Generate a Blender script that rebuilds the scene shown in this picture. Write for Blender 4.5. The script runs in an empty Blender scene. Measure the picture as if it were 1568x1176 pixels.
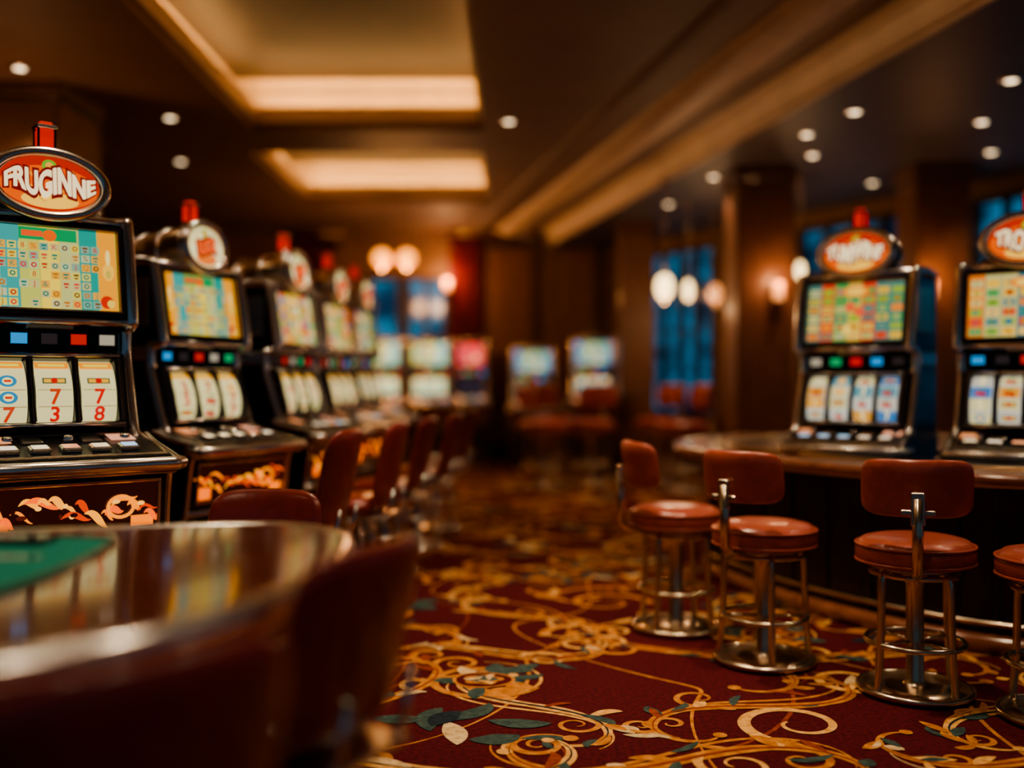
import bpy, math, random
from mathutils import Vector, Matrix
R=random.Random(7)
scene=bpy.context.scene
COL=scene.collection
# ------------------------------------------------------------------ materials
def pmat(name,base,rough=.5,metal=0.,var=0.,vscale=20.,bump=0.,coat=0.,spec=.5,base2=None):
    m=bpy.data.materials.new(name); m.use_nodes=True
    nt=m.node_tree; b=nt.nodes['Principled BSDF']
    b.inputs['Roughness'].default_value=rough; b.inputs['Metallic'].default_value=metal
    b.inputs['Coat Weight'].default_value=coat; b.inputs['Coat Roughness'].default_value=.08
    b.inputs['Specular IOR Level'].default_value=spec
    b.inputs['Base Color'].default_value=(*base,1)
    if var>0 or bump>0 or base2:
        tc=nt.nodes.new('ShaderNodeTexCoord'); n=nt.nodes.new('ShaderNodeTexNoise')
        n.inputs['Scale'].default_value=vscale; n.inputs['Detail'].default_value=5
        nt.links.new(tc.outputs['Object'],n.inputs['Vector'])
        r=nt.nodes.new('ShaderNodeValToRGB')
        b2=base2 or tuple(c*(1-var) for c in base); b1=base if base2 else tuple(min(1,c*(1+var)) for c in base)
        r.color_ramp.elements[0].position=.32; r.color_ramp.elements[1].position=.68
        r.color_ramp.elements[0].color=(*b2,1); r.color_ramp.elements[1].color=(*b1,1)
        nt.links.new(n.outputs['Fac'],r.inputs['Fac']); nt.links.new(r.outputs['Color'],b.inputs['Base Color'])
        if bump>0:
            bp=nt.nodes.new('ShaderNodeBump'); bp.inputs['Strength'].default_value=bump; bp.inputs['Distance'].default_value=.01
            nt.links.new(n.outputs['Fac'],bp.inputs['Height']); nt.links.new(bp.outputs['Normal'],b.inputs['Normal'])
    return m
def wood(name,c1,c2,rough=.25,coat=.5,scale=(2,2,14)):
    m=bpy.data.materials.new(name); m.use_nodes=True; nt=m.node_tree; b=nt.nodes['Principled BSDF']
    tc=nt.nodes.new('ShaderNodeTexCoord'); mp=nt.nodes.new('ShaderNodeMapping'); mp.inputs['Scale'].default_value=scale
    n=nt.nodes.new('ShaderNodeTexNoise'); n.inputs['Scale'].default_value=2.5; n.inputs['Detail'].default_value=8; n.inputs['Distortion'].default_value=1.2
    r=nt.nodes.new('ShaderNodeValToRGB'); r.color_ramp.elements[0].color=(*c1,1); r.color_ramp.elements[1].color=(*c2,1)
    r.color_ramp.elements[0].position=.3; r.color_ramp.elements[1].position=.7
    nt.links.new(tc.outputs['Object'],mp.inputs['Vector']); nt.links.new(mp.outputs['Vector'],n.inputs['Vector'])
    nt.links.new(n.outputs['Fac'],r.inputs['Fac']); nt.links.new(r.outputs['Color'],b.inputs['Base Color'])
    b.inputs['Roughness'].default_value=rough; b.inputs['Coat Weight'].default_value=coat; b.inputs['Coat Roughness'].default_value=.07
    return m
def colmat(name,strength,rough=.15):
    m=bpy.data.materials.new(name); m.use_nodes=True; nt=m.node_tree; b=nt.nodes['Principled BSDF']
    a=nt.nodes.new('ShaderNodeAttribute'); a.attribute_name='Col'
    mul=nt.nodes.new('ShaderNodeMixRGB'); mul.blend_type='MULTIPLY'; mul.inputs['Fac'].default_value=1
    mul.inputs['Color2'].default_value=(.2,.2,.2,1)
    nt.links.new(a.outputs['Color'],mul.inputs['Color1'])
    nt.links.new(mul.outputs['Color'],b.inputs['Base Color'])
    nt.links.new(a.outputs['Color'],b.inputs['Emission Color']); b.inputs['Emission Strength'].default_value=strength
    b.inputs['Roughness'].default_value=rough
    return m
def emat(name,c,s):
    m=bpy.data.materials.new(name); m.use_nodes=True; nt=m.node_tree; b=nt.nodes['Principled BSDF']
    b.inputs['Base Color'].default_value=(*[x*.5 for x in c],1)
    b.inputs['Emission Color'].default_value=(*c,1); b.inputs['Emission Strength'].default_value=s
    return m
chrome=pmat('chrome',(.90,.87,.83),.22,1.,var=.06,vscale=6)
bronze=pmat('bronze_metal',(.72,.59,.44),.24,1.,var=.12,vscale=8)
gold=pmat('gold_metal',(.92,.67,.38),.28,1.,var=.1,vscale=6)
black=pmat('black_lacquer',(.012,.012,.014),.2,0.,var=.2,vscale=9,coat=.5)
blueside=pmat('blue_side_panel',(.012,.025,.055),.2,.3,var=.2,vscale=9,coat=.5)
darkgrey=pmat('dark_bezel',(.02,.02,.024),.3,0.,var=.2,vscale=12)
leather=pmat('leather_oxblood',(.38,.085,.055),.32,0.,var=.12,vscale=30,bump=.12,coat=.25)
leather_d=pmat('leather_burgundy',(.27,.042,.032),.28,0.,var=.15,vscale=26,bump=.1,coat=.4)
woodtop=wood('table_wood',(.13,.03,.018),(.26,.065,.038),.14,.55,(1.5,5,5))
woodctr=wood('counter_wood',(.17,.06,.03),(.34,.13,.07),.2,.6,(2,2,9))
wooddark=wood('dark_wood',(.018,.009,.007),(.04,.018,.012),.4,.2,(8,8,1))
felt=pmat('green_felt',(.01,.30,.22),.9,0.,var=.15,vscale=80)
wallm=pmat('wall_plaster',(.24,.13,.075),.7,0.,var=.15,vscale=3,bump=.05)
colm=wood('column_veneer',(.14,.06,.034),(.22,.095,.052),.45,.15,(6,6,1))
ceilm=pmat('ceiling_paint',(.21,.13,.09),.6,0.,var=.1,vscale=2)
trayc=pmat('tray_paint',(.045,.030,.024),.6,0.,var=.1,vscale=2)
ceilr=pmat('soffit_paint',(.10,.082,.095),.5,0.,var=.1,vscale=2)
creamp=pmat('cream_trim',(.66,.50,.34),.5,0.,var=.08,vscale=3)
curtain=pmat('curtain_velvet',(.16,.01,.02),.8,0.,var=.3,vscale=6)
scr=colmat('screen_glow',1.0)
scr_r=colmat('reel_glow',1.0)
scr_b=colmat('far_screen_glow',2.0)
sign=colmat('sign_glow',1.15)
belly=colmat('belly_glow',1.5)
cove=emat('cove_led',(1,.60,.24),42)
fascia_fill=emat('fascia_fill_glow',(1,.64,.34),6)  # hidden glow added only to brighten the soffit fascia
dl=emat('downlight_lens',(1,.74,.45),4)
lampred=emat('lamp_red',(1,.03,.01),.6)
globe=emat('globe_orange',(1,.33,.05),3)
lantern=emat('lantern_glass',(1,.70,.32),3.6)
sconce_e=emat('sconce_glass',(1,.40,.14),1.5)
# ------------------------------------------------------------------ mesh builder
class MB:
    def __init__(s): s.v=[];s.f=[];s.mi=[];s.sm=[];s.c=[];s.mats=[]
    def midx(s,m):
        if m not in s.mats: s.mats.append(m)
        return s.mats.index(m)
    def add(s,vs,fs,mat,smooth=False,col=(1,1,1),M=None):
        o=len(s.v); k=s.midx(mat)
        for p in vs:
            p=Vector(p)
            s.v.append(tuple(M@p) if M is not None else tuple(p))
        for f in fs:
            s.f.append(tuple(i+o for i in f)); s.mi.append(k); s.sm.append(smooth); s.c.append(col)
    def box(s,c,d,mat,M=None,col=(1,1,1),ch=0.):
        x,y,z=c; a,b,e=d[0]/2,d[1]/2,d[2]/2
        if ch<=0:
            vs=[(x+i*a,y+j*b,z+k*e) for i in(-1,1) for j in(-1,1) for k in(-1,1)]
            s.add(vs,[(0,1,3,2),(4,6,7,5),(0,4,5,1),(2,3,7,6),(0,2,6,4),(1,5,7,3)],mat,False,col,M)
        else:
            vs=[];fs=[]
            for (k,ins) in((-1,ch),(-1,0),(1,0),(1,ch)):
                zz=z+k*e if ins else z+k*(e-ch)
                A=a-ins;B=b-ins;q=min(ch,A*.9,B*.9)
                for (px,py) in((-A+q,-B),(A-q,-B),(A,-B+q),(A,B-q),(A-q,B),(-A+q,B),(-A,B-q),(-A,-B+q)):
                    vs.append((x+px,y+py,zz))
            for l in range(3):
                for i in range(8):
                    fs.append((l*8+i,l*8+(i+1)%8,(l+1)*8+(i+1)%8,(l+1)*8+i))
            fs.append(tuple(range(7,-1,-1))); fs.append(tuple(range(24,32)))
            s.add(vs,fs,mat,False,col,M)
    def prism_x(s,prof,x0,x1,mat,M=None):   # prof (y,z)
        n=len(prof); vs=[(x0,y,z) for y,z in prof]+[(x1,y,z) for y,z in prof]
        fs=[(i,(i+1)%n,n+(i+1)%n,n+i) for i in range(n)]+[tuple(range(n-1,-1,-1)),tuple(range(n,2*n))]
        s.add(vs,fs,mat,False,(1,1,1),M)
    def prism_z(s,poly,z0,z1,mat,M=None,smooth_side=False):
        n=len(poly); vs=[(x,y,z0) for x,y in poly]+[(x,y,z1) for x,y in poly]
        s.add(vs,[(i,(i+1)%n,n+(i+1)%n,n+i) for i in range(n)],mat,smooth_side,(1,1,1),M)
        s.add(vs,[tuple(range(n-1,-1,-1)),tuple(range(n,2*n))],mat,False,(1,1,1),M)
    def lathe(s,prof,mat,segs=36,M=None,smooth=True,col=(1,1,1),sx=1.,sy=1.):
        vs=[];fs=[];n=len(prof)
        for r,z in prof:
            for i in range(segs):
                a=2*math.pi*i/segs; vs.append((r*math.cos(a)*sx,r*math.sin(a)*sy,z))
        for j in range(n-1):
            for i in range(segs):
                fs.append((j*segs+i,j*segs+(i+1)%segs,(j+1)*segs+(i+1)%segs,(j+1)*segs+i))
        s.add(vs,fs,mat,smooth,col,M)
        s.add([vs[i] for i in range(segs)],[tuple(range(segs-1,-1,-1))],mat,False,col,M)
        s.add([vs[(n-1)*segs+i] for i in range(segs)],[tuple(range(segs))],mat,False,col,M)
    def tube(s,pts,r,mat,segs=10,closed=False,M=None,col=(1,1,1),flat=1.):
        pts=[Vector(p) for p in pts]; n=len(pts); vs=[];fs=[]
        up=None
        for i,p in enumerate(pts):
            if closed: t=pts[(i+1)%n]-pts[i-1]
            else: t=pts[min(i+1,n-1)]-pts[max(i-1,0)]
            if t.length<1e-9: t=Vector((0,0,1))
            t.normalize()
            if up is None:
                up=Vector((0,0,1)) if abs(t.z)<.9 else Vector((1,0,0))
            a=up-t*up.dot(t)
            if a.length<1e-4: a=t.orthogonal()
            a.normalize(); up=a; b=t.cross(a)
            rr=r(i/(n-1)) if callable(r) else r
            for k in range(segs):
                an=2*math.pi*k/segs; vs.append(p+a*math.cos(an)*rr*flat+b*math.sin(an)*rr)
        m=n if closed else n-1
        for i in range(m):
            for k in range(segs):
                j=(i+1)%n
                fs.append((i*segs+k,i*segs+(k+1)%segs,j*segs+(k+1)%segs,j*segs+k))
        if not closed:
            fs.append(tuple(range(segs-1,-1,-1))); fs.append(tuple((n-1)*segs+k for k in range(segs)))
        s.add(vs,fs,mat,True,col,M)
    def cushion(s,W,H,T,mapf,mat,n=4.,nphi=48,pw=5.):
        rh=[.001,.25,.5,.7,.82,.9,.95,.98,.995,1.]
        def hh(q): return T/2*max(0,(1-q**pw))**.5
        rings=[(q,1) for q in rh]+[(q,-1) for q in rh[-2::-1]]
        vs=[];fs=[]
        for q,sg in rings:
            for i in range(nphi):
                a=2*math.pi*i/nphi; ca,sa=math.cos(a),math.sin(a)
                x=W/2*q*math.copysign(abs(ca)**(2/n),ca); y=H/2*q*math.copysign(abs(sa)**(2/n),sa)
                vs.append(mapf(x,y,sg*hh(q)))
        for j in range(len(rings)-1):
            for i in range(nphi):
                fs.append((j*nphi+i,j*nphi+(i+1)%nphi,(j+1)*nphi+(i+1)%nphi,(j+1)*nphi+i))
        s.add(vs,fs,mat,True)
    def rect(s,M,x0,y0,x1,y1,n,col,mat):
        s.add([(x0,y0,n),(x1,y0,n),(x1,y1,n),(x0,y1,n)],[(0,1,2,3)],mat,False,col,M)
    def disc(s,M,cx,cy,rx,ry,n,col,mat,segs=20):
        s.add([(cx+rx*math.cos(2*math.pi*i/segs),cy+ry*math.sin(2*math.pi*i/segs),n) for i in range(segs)],[tuple(range(segs))],mat,False,col,M)
    def ribbon(s,pts,w,z,mat,M=None,col=(1,1,1)):
        n=len(pts); vs=[]
        for i,p in enumerate(pts):
            a=pts[max(i-1,0)]; b=pts[min(i+1,n-1)]
            dx,dy=b[0]-a[0],b[1]-a[1]; l=math.hypot(dx,dy) or 1
            ww=(w(i/(n-1)) if callable(w) else w)/2
            nx,ny=-dy/l*ww,dx/l*ww
            vs.append((p[0]+nx,p[1]+ny,z)); vs.append((p[0]-nx,p[1]-ny,z))
        s.add(vs,[(2*i,2*i+1,2*i+3,2*i+2) for i in range(n-1)],mat,False,col,M)
    def frame(s,M,x0,y0,x1,y1,w,n0,n1,mat,ch=.003):
        zc=(n0+n1)/2; d=n1-n0
        s.box(((x0+x1)/2,y0-w/2,zc),(x1-x0+2*w,w,d),mat,M,ch=ch); s.box(((x0+x1)/2,y1+w/2,zc),(x1-x0+2*w,w,d),mat,M,ch=ch)
        s.box((x0-w/2,(y0+y1)/2,zc),(w,y1-y0,d),mat,M,ch=ch); s.box((x1+w/2,(y0+y1)/2,zc),(w,y1-y0,d),mat,M,ch=ch)
    def mesh(s,name):
        me=bpy.data.meshes.new(name); me.from_pydata(s.v,[],s.f)
        for m in s.mats: me.materials.append(m)
        me.polygons.foreach_set('material_index',s.mi); me.polygons.foreach_set('use_smooth',s.sm)
        ca=me.color_attributes.new('Col','FLOAT_COLOR','CORNER'); arr=[]
        for p,c in zip(me.polygons,s.c):
            arr+= [c[0],c[1],c[2],1.]*p.loop_total
        ca.data.foreach_set('color',arr); me.update()
        return me
    def obj(s,name,parent=None,loc=None,rot=0.):
        o=bpy.data.objects.new(name,s.mesh(name)); COL.objects.link(o)
        if parent: o.parent=parent
        if loc: o.location=loc
        if rot: o.rotation_euler=(0,0,rot)
        return o
def empty(name,loc,rot=0.,sc=1.):
    e=bpy.data.objects.new(name,None); COL.objects.link(e); e.location=loc; e.rotation_euler=(0,0,rot); e.empty_display_size=.1
    e.scale=(sc,sc,sc) if not isinstance(sc,tuple) else sc
    return e
def inst(name,parts,loc,rot,sc=1.):
    e=empty(name,loc,math.radians(rot),sc)
    for nm,me in parts:
        o=bpy.data.objects.new(nm,me); COL.objects.link(o); o.parent=e
    return e
_tc={}
def textgeo(t,size=1.,ext=0.,off=0.):
    k=(t,size,ext,off)
    if k in _tc: return _tc[k]
    cu=bpy.data.curves.new('txt','FONT'); cu.body=t; cu.size=size; cu.extrude=ext; cu.offset=off; cu.align_x='CENTER'; cu.align_y='CENTER'; cu.resolution_u=4
    o=bpy.data.objects.new('txt',cu); COL.objects.link(o); bpy.context.view_layer.update()
    dg=bpy.context.evaluated_depsgraph_get(); me=bpy.data.meshes.new_from_object(o.evaluated_get(dg))
    r=([tuple(v.co) for v in me.vertices],[tuple(p.vertices) for p in me.polygons])
    bpy.data.objects.remove(o); bpy.data.curves.remove(cu); bpy.data.meshes.remove(me)
    _tc[k]=r; return r
def catmull(P,closed=True,k=8):
    out=[];n=len(P)
    rng=range(n if closed else n-1)
    for i in rng:
        if closed: p0,p1,p2,p3=P[i-1],P[i],P[(i+1)%n],P[(i+2)%n]
        else: p0,p1,p2,p3=P[max(i-1,0)],P[i],P[i+1],P[min(i+2,n-1)]
        for j in range(k):
            t=j/k
            out.append(tuple(.5*((2*p1[a])+(-p0[a]+p2[a])*t+(2*p0[a]-5*p1[a]+4*p2[a]-p3[a])*t*t+(-p0[a]+3*p1[a]-3*p2[a]+p3[a])*t**3) for a in range(len(p1))))
    if not closed: out.append(P[-1])
    return out
def offset(poly,d):
    n=len(poly); A=sum(poly[i][0]*poly[(i+1)%n][1]-poly[(i+1)%n][0]*poly[i][1] for i in range(n))
    sg=1 if A>0 else -1; out=[]
    for i in range(n):
        a=poly[i-1]; b=poly[(i+1)%n]; dx,dy=b[0]-a[0],b[1]-a[1]; l=math.hypot(dx,dy) or 1
        out.append((poly[i][0]-sg*dy/l*d,poly[i][1]+sg*dx/l*d))
    return out
def panelM(p0,p1):
    dy,dz=p1[0]-p0[0],p1[1]-p0[1]; l=math.hypot(dy,dz); dy/=l;dz/=l
    return Matrix(((1,0,0,0),(0,dy,-dz,p0[0]),(0,dz,dy,p0[1]),(0,0,0,1))),l
# ------------------------------------------------------------------ carpet + floor
def build_floor():
    b=MB()
    car=pmat('carpet_maroon',(.115,.013,.018),.95,0.,vscale=55,bump=.5,base2=(.055,.007,.011),spec=.12)
    g1=pmat('carpet_gold',(.66,.29,.07),.9,0.,vscale=22,bump=.4,base2=(.36,.125,.03),spec=.12)
    g2=pmat('carpet_light_gold',(.84,.50,.19),.9,0.,vscale=30,base2=(.54,.26,.07),spec=.12)
    g3=pmat('carpet_rust',(.32,.075,.025),.9,0.,vscale=30,base2=(.20,.035,.016),spec=.12)
    gr=pmat('carpet_green',(.075,.115,.10),.9,0.,vscale=30,base2=(.03,.055,.055),spec=.12)
    nv=pmat('carpet_navy',(.025,.04,.055),.9,0.,vscale=30,base2=(.012,.018,.027),spec=.12)
    cr=pmat('carpet_cream',(.78,.60,.36),.9,0.,vscale=30,base2=(.5,.33,.16),spec=.12)
    b.add([(-9,-2.5,0),(9,-2.5,0),(9,18,0),(-9,18,0)],[(0,1,2,3)],car)
    def tf(pts,cx,cy,a,s,mir=1):
        ca,sa=math.cos(a),math.sin(a)
        return [(cx+s*(p[0]*ca-p[1]*mir*sa),cy+s*(p[0]*sa+p[1]*mir*ca)) for p in pts]
    def cloth(L,k,p=1.,n=70):
        ds=L/n
        x=y=0;th=0;q=[]
        for i in range(n//2):
            s=(i+.5)*ds; th+=k*(s**p)*ds
            x+=math.cos(th)*ds; y+=math.sin(th)*ds; q.append((x,y))
        return [(-u,-v) for u,v in q][::-1]+[(0,0)]+q
    def spiral(R0,turns,n=44,end=.82):
        return [((R0*(1-end*i/(n-1)))*math.cos(turns*2*math.pi*i/(n-1)),(R0*(1-end*i/(n-1)))*math.sin(turns*2*math.pi*i/(n-1))) for i in range(n)]
    def leaf(L,w,bend=.3,n=12):
        return [(L*t,bend*L*math.sin(t*2)) for t in [i/(n-1) for i in range(n)]],(lambda t,w=w:w*math.sin(math.pi*min(1,max(0,t)))**.8+.002)
    zc=[0.]
    def Z(base):
        zc[0]=(zc[0]+.00013)%.0009
        return base+zc[0]
    def medallion(x,y,s,a):
        def blob(r,lob,amp,ph,m,z):
            b.add([(x+r*(1+amp*math.cos(lob*t+ph))*math.cos(t)*1.15,y+r*(1+amp*math.cos(lob*t+ph))*math.sin(t)*.95,z) for t in [2*math.pi*i/60 for i in range(60)]],[tuple(range(60))],m)
        for k in range(6):
            t=a+k*1.05+R.uniform(-.3,.3); lp,w=leaf(R.uniform(.2,.30)*s,R.uniform(.1,.15)*s,R.uniform(-.4,.4)); b.ribbon(tf(lp,x+.15*s*math.cos(t),y+.15*s*math.sin(t),t+R.uniform(-.5,.5),1),w,Z(.0032),gr if k%3 else g1)
        blob(.19*s,3,.03,a,g1,.0042+R.random()*.0003); blob(.168*s,3,.03,a,nv if R.random()<.4 else car,.0050+R.random()*.0002); blob(.115*s,5,.12,a,g2 if R.random()<.5 else g1,.0060)
        blob(.080*s,4,.14,a,R.choice([nv,g3,gr]),.0068)
        for k in range(3):
            t=a+k*2.1; lp,w=leaf(.12*s,.045*s,.6); b.ribbon(tf(lp,x+.03*math.cos(t),y+.03*math.sin(t),t+1.2,1),w,.0075+k*.0001,R.choice([cr,g2,g3]))
        sp=spiral(.42*s,R.uniform(.75,.95),60,.42); b.ribbon(tf(sp,x,y,a,1,R.choice([-1,1])),lambda t:s*(.012+.055*math.sin(math.pi*t)),Z(.0024),g1)
        sp=spiral(.46*s,R.uniform(.5,.7),60,.3); b.ribbon(tf(sp,x,y,a+2,1,R.choice([-1,1])),lambda t:s*(.006+.02*math.sin(math.pi*t)),Z(.0022),g2)
    def scroll(x,y,a,s,mir):
        L=R.uniform(2.0,2.6); k=R.uniform(4.5,7)
        p=cloth(L,k,1.15,96); m=R.choice([g1,g1,g2])
        wf=lambda t:s*(.010+.060*math.sin(math.pi*t)**1.5+.016*abs(math.sin(t*19)))
        P=tf(p,x,y,a,s,mir); b.ribbon(P,wf,Z(.002),m)
        b.ribbon(P[10:-10],lambda t:s*.02*math.sin(math.pi*t),Z(.0032),R.choice([g3,nv,g3]))
        for e in(0,-1):
            q=P[e]; b.disc(Matrix.Translation((0,0,0)),q[0],q[1],.034*s,.034*s,Z(.0035),(1,1,1),m,14)
        P2=tf([(u,v+.085) for u,v in cloth(L*.8,k*.9,1.1,60)],x,y,a+.1,s,mir); b.ribbon(P2,lambda t:s*(.006+.020*math.sin(math.pi*t)),Z(.001),R.choice([g2,g3,g1,cr]))
        for j in range(16):
            i=R.randrange(6,len(P)-8); q=P[i]; an=math.atan2(P[i+1][1]-q[1],P[i+1][0]-q[0])+R.choice([-1,1])*R.uniform(.35,.9)
            lp,w=leaf(R.uniform(.09,.22)*s,R.uniform(.03,.07)*s,R.uniform(-.6,.6)); b.ribbon(tf(lp,q[0],q[1],an,1),w,Z(.003),R.choice([g1,g1,g2,g1,gr,gr,g3,cr]))
        for j in range(3):
            i=R.randrange(10,len(P)-10); q=P[i]; r0=R.uniform(.09,.17)*s; an=R.uniform(0,6.28); mr=R.choice([-1,1])
            sp=spiral(r0,R.uniform(1.0,1.4)); sp=tf(sp,q[0]-r0*math.cos(an),q[1]-r0*math.sin(an),an,1,mr)
            b.ribbon(sp,lambda t:s*(.034*(1-t)+.008),Z(.0022),R.choice([g1,g2]))
    yy=1.2; row=0
    while yy<16.6:
        xx=-4.6+(row%2)*.5
        while xx<5.6:
            x=xx+R.uniform(-.2,.2); y=yy+R.uniform(-.14,.14); r=(row*2+int((xx+5)/.98))%3
            scroll(x,y,R.uniform(-.8,.8)+R.choice([0,math.pi]),R.uniform(.62,.9),R.choice([-1,1]))
            if r==0: medallion(x+.5,y+.36,R.uniform(.62,.85),R.uniform(0,6))
            elif r==1:
                cx,cy=x+R.uniform(-.3,.5),y+.36
                for j in range(7):
                    lp,w=leaf(R.uniform(.16,.28),R.uniform(.07,.12),R.uniform(-.5,.5)); b.ribbon(tf(lp,cx+R.uniform(-.16,.16),cy+R.uniform(-.13,.13),R.uniform(0,6.28),1),w,Z(.0028),R.choice([gr,gr,gr,nv,g1,cr]))
            else:
                sp=spiral(R.uniform(.2,.28),1.3,60); b.ribbon(tf(sp,x+.5,y+.36,R.uniform(0,6.28),1,R.choice([-1,1])),lambda t:.045*(1-t)+.012,Z(.0024),R.choice([g1,g2]))
            xx+=.96
        yy+=.72; row+=1
    for k in range(16):
        x0=-4+k*.56; ph=R.uniform(0,6); pts=[]
        for i in range(240):
            y=1.2+i*.063; pts.append((x0+.35*math.sin(y*1.9+ph)+.15*math.sin(y*4.3+ph*2),y+.12*math.sin(y*5+ph)))
        b.ribbon(pts,lambda t:.008+.010*abs(math.sin(t*37+x0)),.0008+k*.00002,R.choice([g1,g3,g3,g1]))
    b.obj('floor')
build_floor()
# ------------------------------------------------------------------ ceiling
ZC=3.9; ZS=3.65
def L(d,off=0.): return (.89+.212*(15.85-d)+off,d)
def build_ceiling():
    b=MB()
    trays=[(-2.65,3.2,-.28,10.2),(-2.95,11.2,-.32,14.2),(-8.4,8.9,-4.4,11.05)]
    xs=sorted({-9,9,*[t[0] for t in trays],*[t[2] for t in trays]}); ys=sorted({-2.5,18,*[t[1] for t in trays],*[t[3] for t in trays]})
    for i in range(len(xs)-1):
        for j in range(len(ys)-1):
            cx,cy=(xs[i]+xs[i+1])/2,(ys[j]+ys[j+1])/2
            if any(t[0]<cx<t[2] and t[1]<cy<t[3] for t in trays): continue
            b.add([(xs[i],ys[j],ZC),(xs[i],ys[j+1],ZC),(xs[i+1],ys[j+1],ZC),(xs[i+1],ys[j],ZC)],[(0,1,2,3)],ceilm)
    for ti,(x0,y0,x1,y1) in enumerate(trays):
        o=.32 if ti<2 else .3; h1=ZC+.2; h2=ZC+.60
        def ring(r0,z0,r1,z1,m):
            A=[(x0-r0,y0-r0,z0),(x1+r0,y0-r0,z0),(x1+r0,y1+r0,z0),(x0-r0,y1+r0,z0)]
            B=[(x0-r1,y0-r1,z1),(x1+r1,y0-r1,z1),(x1+r1,y1+r1,z1),(x0-r1,y1+r1,z1)]
            b.add(A+B,[(k,(k+1)%4,4+(k+1)%4,4+k) for k in range(4)],m)
        ring(0,ZC,0,ZC+.05,ceilm); ring(0,ZC+.05,-.05,ZC+.07,ceilm); ring(-.05,ZC+.07,-.05,h1+.03,creamp); ring(-.05,h1+.03,.0,h1+.03,creamp); ring(0,h1+.03,0,h1,creamp)
        ring(0,h1,o,h1,creamp); ring(o,h1,o,h2-.05,creamp); ring(o,h2-.05,o-.06,h2,creamp)
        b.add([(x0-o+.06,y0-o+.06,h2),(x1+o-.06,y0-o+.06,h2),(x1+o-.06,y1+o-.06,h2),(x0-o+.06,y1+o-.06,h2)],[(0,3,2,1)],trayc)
        q=.15; zl=h1+.012
        b.box(((x0+x1)/2,y1+q,zl),(x1-x0,.03,.02),cove); b.box(((x0+x1)/2,y0-q,zl),(x1-x0,.03,.02),cove)
        b.box((x0-q,(y0+y1)/2,zl),(.03,y1-y0,.02),cove); b.box((x1+q,(y0+y1)/2,zl),(.03,y1-y0,.02),cove)
    b.obj('ceiling')
    s=MB()
    P0=L(-2.5); P1=L(17.2)
    s.add([(*P0,ZS),(*P1,ZS),(9,17.2,ZS),(9,-2.5,ZS)],[(0,1,2,3)],ceilr)
    def sweep(prof,mat):
        for k in range(len(prof)-1):
            (o0,z0),(o1,z1)=prof[k],prof[k+1]
            s.add([(*L(-2.5,o0),z0),(*L(17.2,o0),z0),(*L(17.2,o1),z1),(*L(-2.5,o1),z1)],[(0,1,2,3)],mat,True)
    sweep([(0,ZS),(-.03,ZS),(-.03,ZS+.03),(-.06,ZS+.04),(-.10,ZC-.06),(-.16,ZC-.02),(-.24,ZC-.006)],creamp)
    # rounded bulkhead moulding; its unseen right face holds an added glow strip brightening the fascia
    sweep([(-.60,ZC-.004),(-.60,ZC-.016)],ceilm); sweep([(-.60,ZC-.016),(-.60,ZC-.044)],fascia_fill); sweep([(-.60,ZC-.044),(-.59,ZC-.06),(-.595,ZC-.085)],ceilm)
    sweep([(-.595,ZC-.085),(-.66,ZC-.105),(-.74,ZC-.11),(-.82,ZC-.10),(-.90,ZC-.07),(-.95,ZC-.03),(-.97,ZC-.0)],creamp)
    sweep([(-1.25,ZC-.0),(-1.26,ZC-.03),(-1.30,ZC-.045),(-1.36,ZC-.04),(-1.42,ZC-.02),(-1.44,ZC)],ceilm)
    s.obj('trim_soffit')
build_ceiling()
# ------------------------------------------------------------------ walls
YF=17.0
b=MB(); b.box((-3.4,YF+.1,2.3),(11.2,.2,4.6),wallm)
for x,w in((-.05,.8),(1.12,.55),(-3.15,.4)):
    b.box((x,YF-.12,2.25),(w,.24,4.5),colm,ch=.01); b.box((x,YF-.16,.15),(w+.06,.3,.3),wooddark); b.box((x,YF-.16,3.65),(w+.08,.32,.12),wooddark)
b.obj('wall_far')
b=MB(); b.box((-3.4,YF-.04,.14),(10.8,.07,.28),wooddark,ch=.01); b.obj('baseboard_far')
b=MB(); b.box((-9.05,7.5,2.3),(.2,20,4.6),wallm); b.obj('wall_left')
b=MB()
A=Vector((2.0,16.9)); Bv=Vector((8.2,7.2)); D=(Bv-A); LW=D.length; Dn=D.normalized(); ang=math.atan2(Dn.y,Dn.x)
WM=Matrix.Translation((A.x,A.y,0))@Matrix.Rotation(ang,4,'Z')
wins=[(.5,2.0),(3.7,5.5),(6.3,7.8),(8.8,10.4)]
z0,z1=.85,3.42
b.box((LW/2,.1,z0/2),(LW,.2,z0),colm,WM); b.box((LW/2,.1,(z1+4.6)/2),(LW,.2,4.6-z1),wallm,WM)
px=0
for w0,w1 in wins+[(LW,LW)]:
    b.box(((px+w0)/2,.1,(z0+z1)/2),(w0-px,.2,z1-z0),wallm,WM); px=w1
b.obj('wall_right')
def winmat(nm,st,c1=(.03,.25,.46),sc=1.8):
    m=bpy.data.materials.new(nm); m.use_nodes=True; nt=m.node_tree; p=nt.nodes['Principled BSDF']
    tc=nt.nodes.new('ShaderNodeTexCoord'); v=nt.nodes.new('ShaderNodeTexNoise'); v.inputs['Scale'].default_value=sc; v.inputs['Detail'].default_value=3
    r=nt.nodes.new('ShaderNodeValToRGB'); r.color_ramp.elements[0].position=.38; r.color_ramp.elements[1].position=.68
    r.color_ramp.elements[0].color=(.003,.02,.05,1); r.color_ramp.elements[1].color=(*c1,1)
    nt.links.new(tc.outputs['Object'],v.inputs['Vector']); nt.links.new(v.outputs['Fac'],r.inputs['Fac']); nt.links.new(r.outputs['Color'],p.inputs['Emission Color'])
    p.inputs['Emission Strength'].default_value=st; p.inputs['Base Color'].default_value=(.01,.03,.05,1); p.inputs['Roughness'].default_value=.1
    return m
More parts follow.
